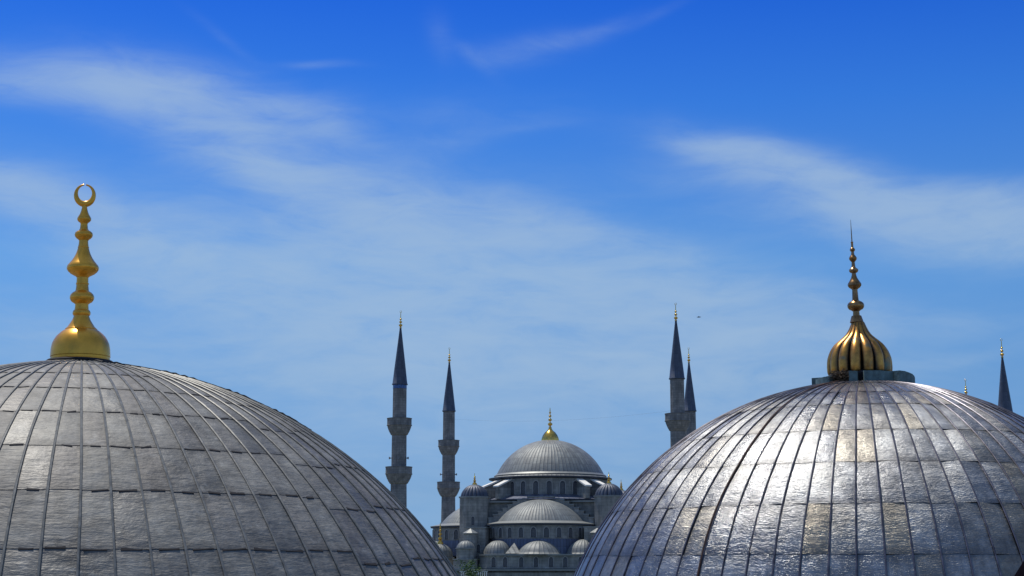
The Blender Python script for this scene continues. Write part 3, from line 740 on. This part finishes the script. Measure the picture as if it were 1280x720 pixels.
# weight towers on the four corners
for (tx, ty) in ((-13.1, -13.1), (13.1, -13.1), (-13.1, 13.1), (13.1, 13.1)):
    tw = MB(); pts = [(tx + 2.95 * cos(pi / 8 + i * pi / 4), ty + 2.95 * sin(pi / 8 + i * pi / 4)) for i in range(8)]
    tw.prism(pts, 15.5, 29.1); tw.prism([(tx + (x - tx) * 1.06, ty + (y - ty) * 1.06) for x, y in pts], 29.101, 29.4, 1)
    to = tw.build('weight_tower', [STONE, EDGE], mosque)
    place_window(to, tx + .2, ty - 2.73, 23.9, -pi / 2, .6, 1.6, .1)
    cp_ = MB(); cp_.lathe(cap_profile(2.75, 29.42, 2.35, 12), 160, tx, ty, useg=20, mod=None, capb=False)
    for i, (x, y, z) in enumerate(cp_.v):
        a = atan2(y - ty, x - tx); r_ = math.hypot(x - tx, y - ty); q = 1 - .11 * (1 - abs(sin(a * 10)) ** .6)
        cp_.v[i] = (tx + (x - tx) * q, ty + (y - ty) * q, z)
    co_ = cp_.build('tower_cap', CONE, to, True, angle=70)
    bf = ball_finial(2.2, .3, 3, False); b1 = MB(); b1.lathe([(.5, 0), (.5, .1), (.4, .35), (.15, .6)], 20); off = len(bf.v)
    bf.v = [(x, y, z + .45) for x, y, z in bf.v] + b1.v; bf.f += [tuple(i + off for i in q) for q in b1.f]; bf.uv += b1.uv; bf.mi += b1.mi; bf.tint += b1.tint
    bf.build('tower_finial', GILT, to, True, (tx, ty, 31.65))
# buttress blocks and stair turrets beside the semi domes
for sx in (-1, 1):
    bb_ = MB(); xa, xb = sorted((sx * 9.3, sx * 13.2)); bb_.box(xa, xb, -22.5, -13.0, 14, 23.1); bb_.box(xa - .15, xb + .15, -22.65, -13.2, 23.103, 23.35, 1)
    bo = bb_.build('buttress_block', [STONE, EDGE], mosque)
    place_window(bo, sx * 10.6, -22.5, 18.6, -pi / 2, .6, 1.5, .1)
    def octa(cx, cy, r): return [(cx + r * cos(pi / 8 + i * pi / 4), cy + r * sin(pi / 8 + i * pi / 4)) for i in range(8)]
    t1 = MB(); t1.prism(octa(sx * 11.9, -23.7, 1.25), 14, 22.0); t1.prism(octa(sx * 11.9, -23.7, 1.5), 22.003, 22.15, 1); t1.prism(octa(sx * 11.9, -23.7, 1.5), 22.153, 23.0, 1, .05, sx * 11.9, -23.7)
    t1.build('stair_turret', [STONE, EDGE], mosque)
    cx, cy = sx * 12.4, -25.9
    t2 = MB(); t2.prism(octa(cx, cy, 1.75), 14, 19.2); t2.prism(octa(cx, cy, 2.0), 19.203, 19.4, 1); t2.prism(octa(cx, cy, 2.35), 14, 17.2); t2.prism(octa(cx, cy, 2.5), 17.203, 17.4, 1)
    t2o = t2.build('stair_turret', [STONE, EDGE], mosque)
    t2d = MB(); t2d.lathe(cap_profile(1.75, 19.4, 1.35, 8), 32, cx, cy, useg=16, capb=False); t2d.build('turret_roof', LEAD_F, t2o, True, angle=70)
# small domes on the corners of the hall
for (cx, cy) in ((-18.6, -19.2), (19.6, -19.2), (-19.6, 19.2), (19.6, 19.2)):
    cd = MB(); cd.lathe([(2.55, 15.4), (2.55, 17.4)], 40, cx, cy, mi=1); cd.lathe([(2.7, 17.4), (2.75, 17.6), (2.5, 17.75)] + cap_profile(2.45, 17.8, 2.5, 10), 40, cx, cy, useg=24, capb=False)
    co_ = cd.build('corner_dome', [LEAD_F, STONE], mosque, True)
    bf = ball_finial(4.4, .42, 4, False); b1 = MB(); b1.lathe([(.62, 0), (.6, .2), (.45, .5), (.2, .8)], 20); off = len(bf.v)
    bf.v = [(x, y, z + .4) for x, y, z in bf.v] + b1.v; bf.f += [tuple(i + off for i in q) for q in b1.f]; bf.uv += b1.uv; bf.mi += b1.mi; bf.tint += b1.tint
    bf.build('corner_finial', GILT, co_, True, (cx, cy, 20.2))
# hall
hw = MB(); hw.prism([(-28, -27.4), (28, -27.4), (28, 27.4), (-28, 27.4)], 0, 15.2); hw.build('hall_wall', STONE, mosque)
he = MB(); he.prism([(-28.4, -28.7), (28.4, -28.7), (28.4, 27.8), (-28.4, 27.8)], 15.22, 15.52); he.build('hall_eaves', EDGE, mosque)
hp = MB(); hp.box(-24, 24, -28.3, -27.45, 0, 14.9); hp.build('front_wall', STONE, mosque)
# marble balustrade of the side gallery
bl = MB()
for i in range(14):
    x = -12.6 + i * .36; bl.lathe([(.09, 14.0), (.09, 14.15), (.06, 14.3), (.09, 14.7), (.09, 15.0)], 8, x, -29.1)
bl.box(-12.9, -7.7, -29.3, -28.9, 13.75, 14.0); bl.box(-12.9, -7.7, -29.25, -28.95, 15.0, 15.12); bl.box(-12.9, -7.7, -29.2, -28.5, 0, 13.75)
bl.build('balustrade', RAIL, mosque)

# ------------------------------------------------------------ tree between the left tomb and the mosque
LEAF = plain('leaf', (.04, .10, .015), .8, 0, .5, .9, 0)
BARK = plain('bark', (.09, .07, .05), .9, 0, .4, 3, .02)
tr = empty('tree', (at(577, 710, 262).x, 262, 0), label='leafy green tree top peeping out between the left dome and the mosque', cat='tree')
tk = MB(); tk.tube([(0, 0, 0), (.15, 0, 3), (-.1, .1, 6), (.2, 0, 10), (0, 0, 14)], [.5, .4, .33, .22, .08], 10)
rt = random.Random(9)
for i in range(9):
    a = rt.uniform(0, 2 * pi); z = rt.uniform(5, 11); L_ = rt.uniform(2.5, 4.5)
    tk.tube([(0, 0, z), (L_ * .5 * cos(a), L_ * .5 * sin(a), z + 1.0), (L_ * cos(a), L_ * sin(a), z + 2.6)], [.18, .12, .04], 6)
tk.build('trunk', BARK, tr, True)
cwn = MB(); cl = []
for i in range(70):
    a = rt.uniform(0, 2 * pi); u = rt.uniform(-1, 1); r = rt.uniform(.45, 1) ** .5
    cl.append((Vector((4.6 * r * cos(a) * sqrt(1 - u * u), 4.6 * r * sin(a) * sqrt(1 - u * u), 12.0 + 5.0 * u * r)), rt.uniform(.6, 1.25)))
for c_, s_ in cl:
    for i in range(130):
        d_ = Vector((rt.gauss(0, 1), rt.gauss(0, 1), rt.gauss(0, .75))) * s_ * .5
        n1 = Vector((rt.gauss(0, 1), rt.gauss(0, 1), rt.gauss(0, 1) + .8)).normalized(); t1 = n1.orthogonal().normalized(); t2_ = n1.cross(t1); q = rt.uniform(.09, .2); p = c_ + d_
        cwn.quadp([p - t1 * q, p - t2_ * q * .5, p + t1 * q, p + t2_ * q * .5])
cwn.build('crown', LEAF, tr)

# ------------------------------------------------------------ dark roof corner at the lower right edge
tl_ = at(1263.5, 731, 26); ap = at(1318, 640, 26)
tq = empty('pinnacle', (ap.x, 26, 0), label='black steep cone of a roof pinnacle just cutting into the bottom right corner', cat='pinnacle')
rw = ap.x - tl_.x
pc = MB(); pc.lathe([(rw, tl_.z), (rw * .5, (tl_.z + ap.z) / 2), (.02, ap.z)], 24, capb=True); BLK = plain('black_tar', (.006, .005, .008), 1.0, 0, .2, 5, 0); BLK.node_tree.nodes['Principled BSDF'].inputs['Specular IOR Level'].default_value = 0
pc.build('cone_roof', BLK, tq, True, angle=50)
pw = MB(); pw.lathe([(rw * .85, 0), (rw * .85, tl_.z - .002)], 24); pw.build('shaft', STONE, tq, True)
# one small bird high above
bd = MB(); P0 = at(873.5, 396.5, 120)
bd.tube([P0 + Vector((-.16, 0, 0)), P0 + Vector((-.06, 0, .01)), P0 + Vector((.06, 0, .01)), P0 + Vector((.17, 0, .02))], [.01, .035, .035, .01], 6)
for sg in (-1, 1):
    bd.quadp([P0 + Vector((-.05, 0, .02)), P0 + Vector((.06, 0, .02)), P0 + Vector((.0, sg * .12, .06)), P0 + Vector((-.05, sg * .2, .04))])
tag(bd.build('bird', IRON), 'tiny dark bird flying in the sky right of the tall minaret tip', 'bird')
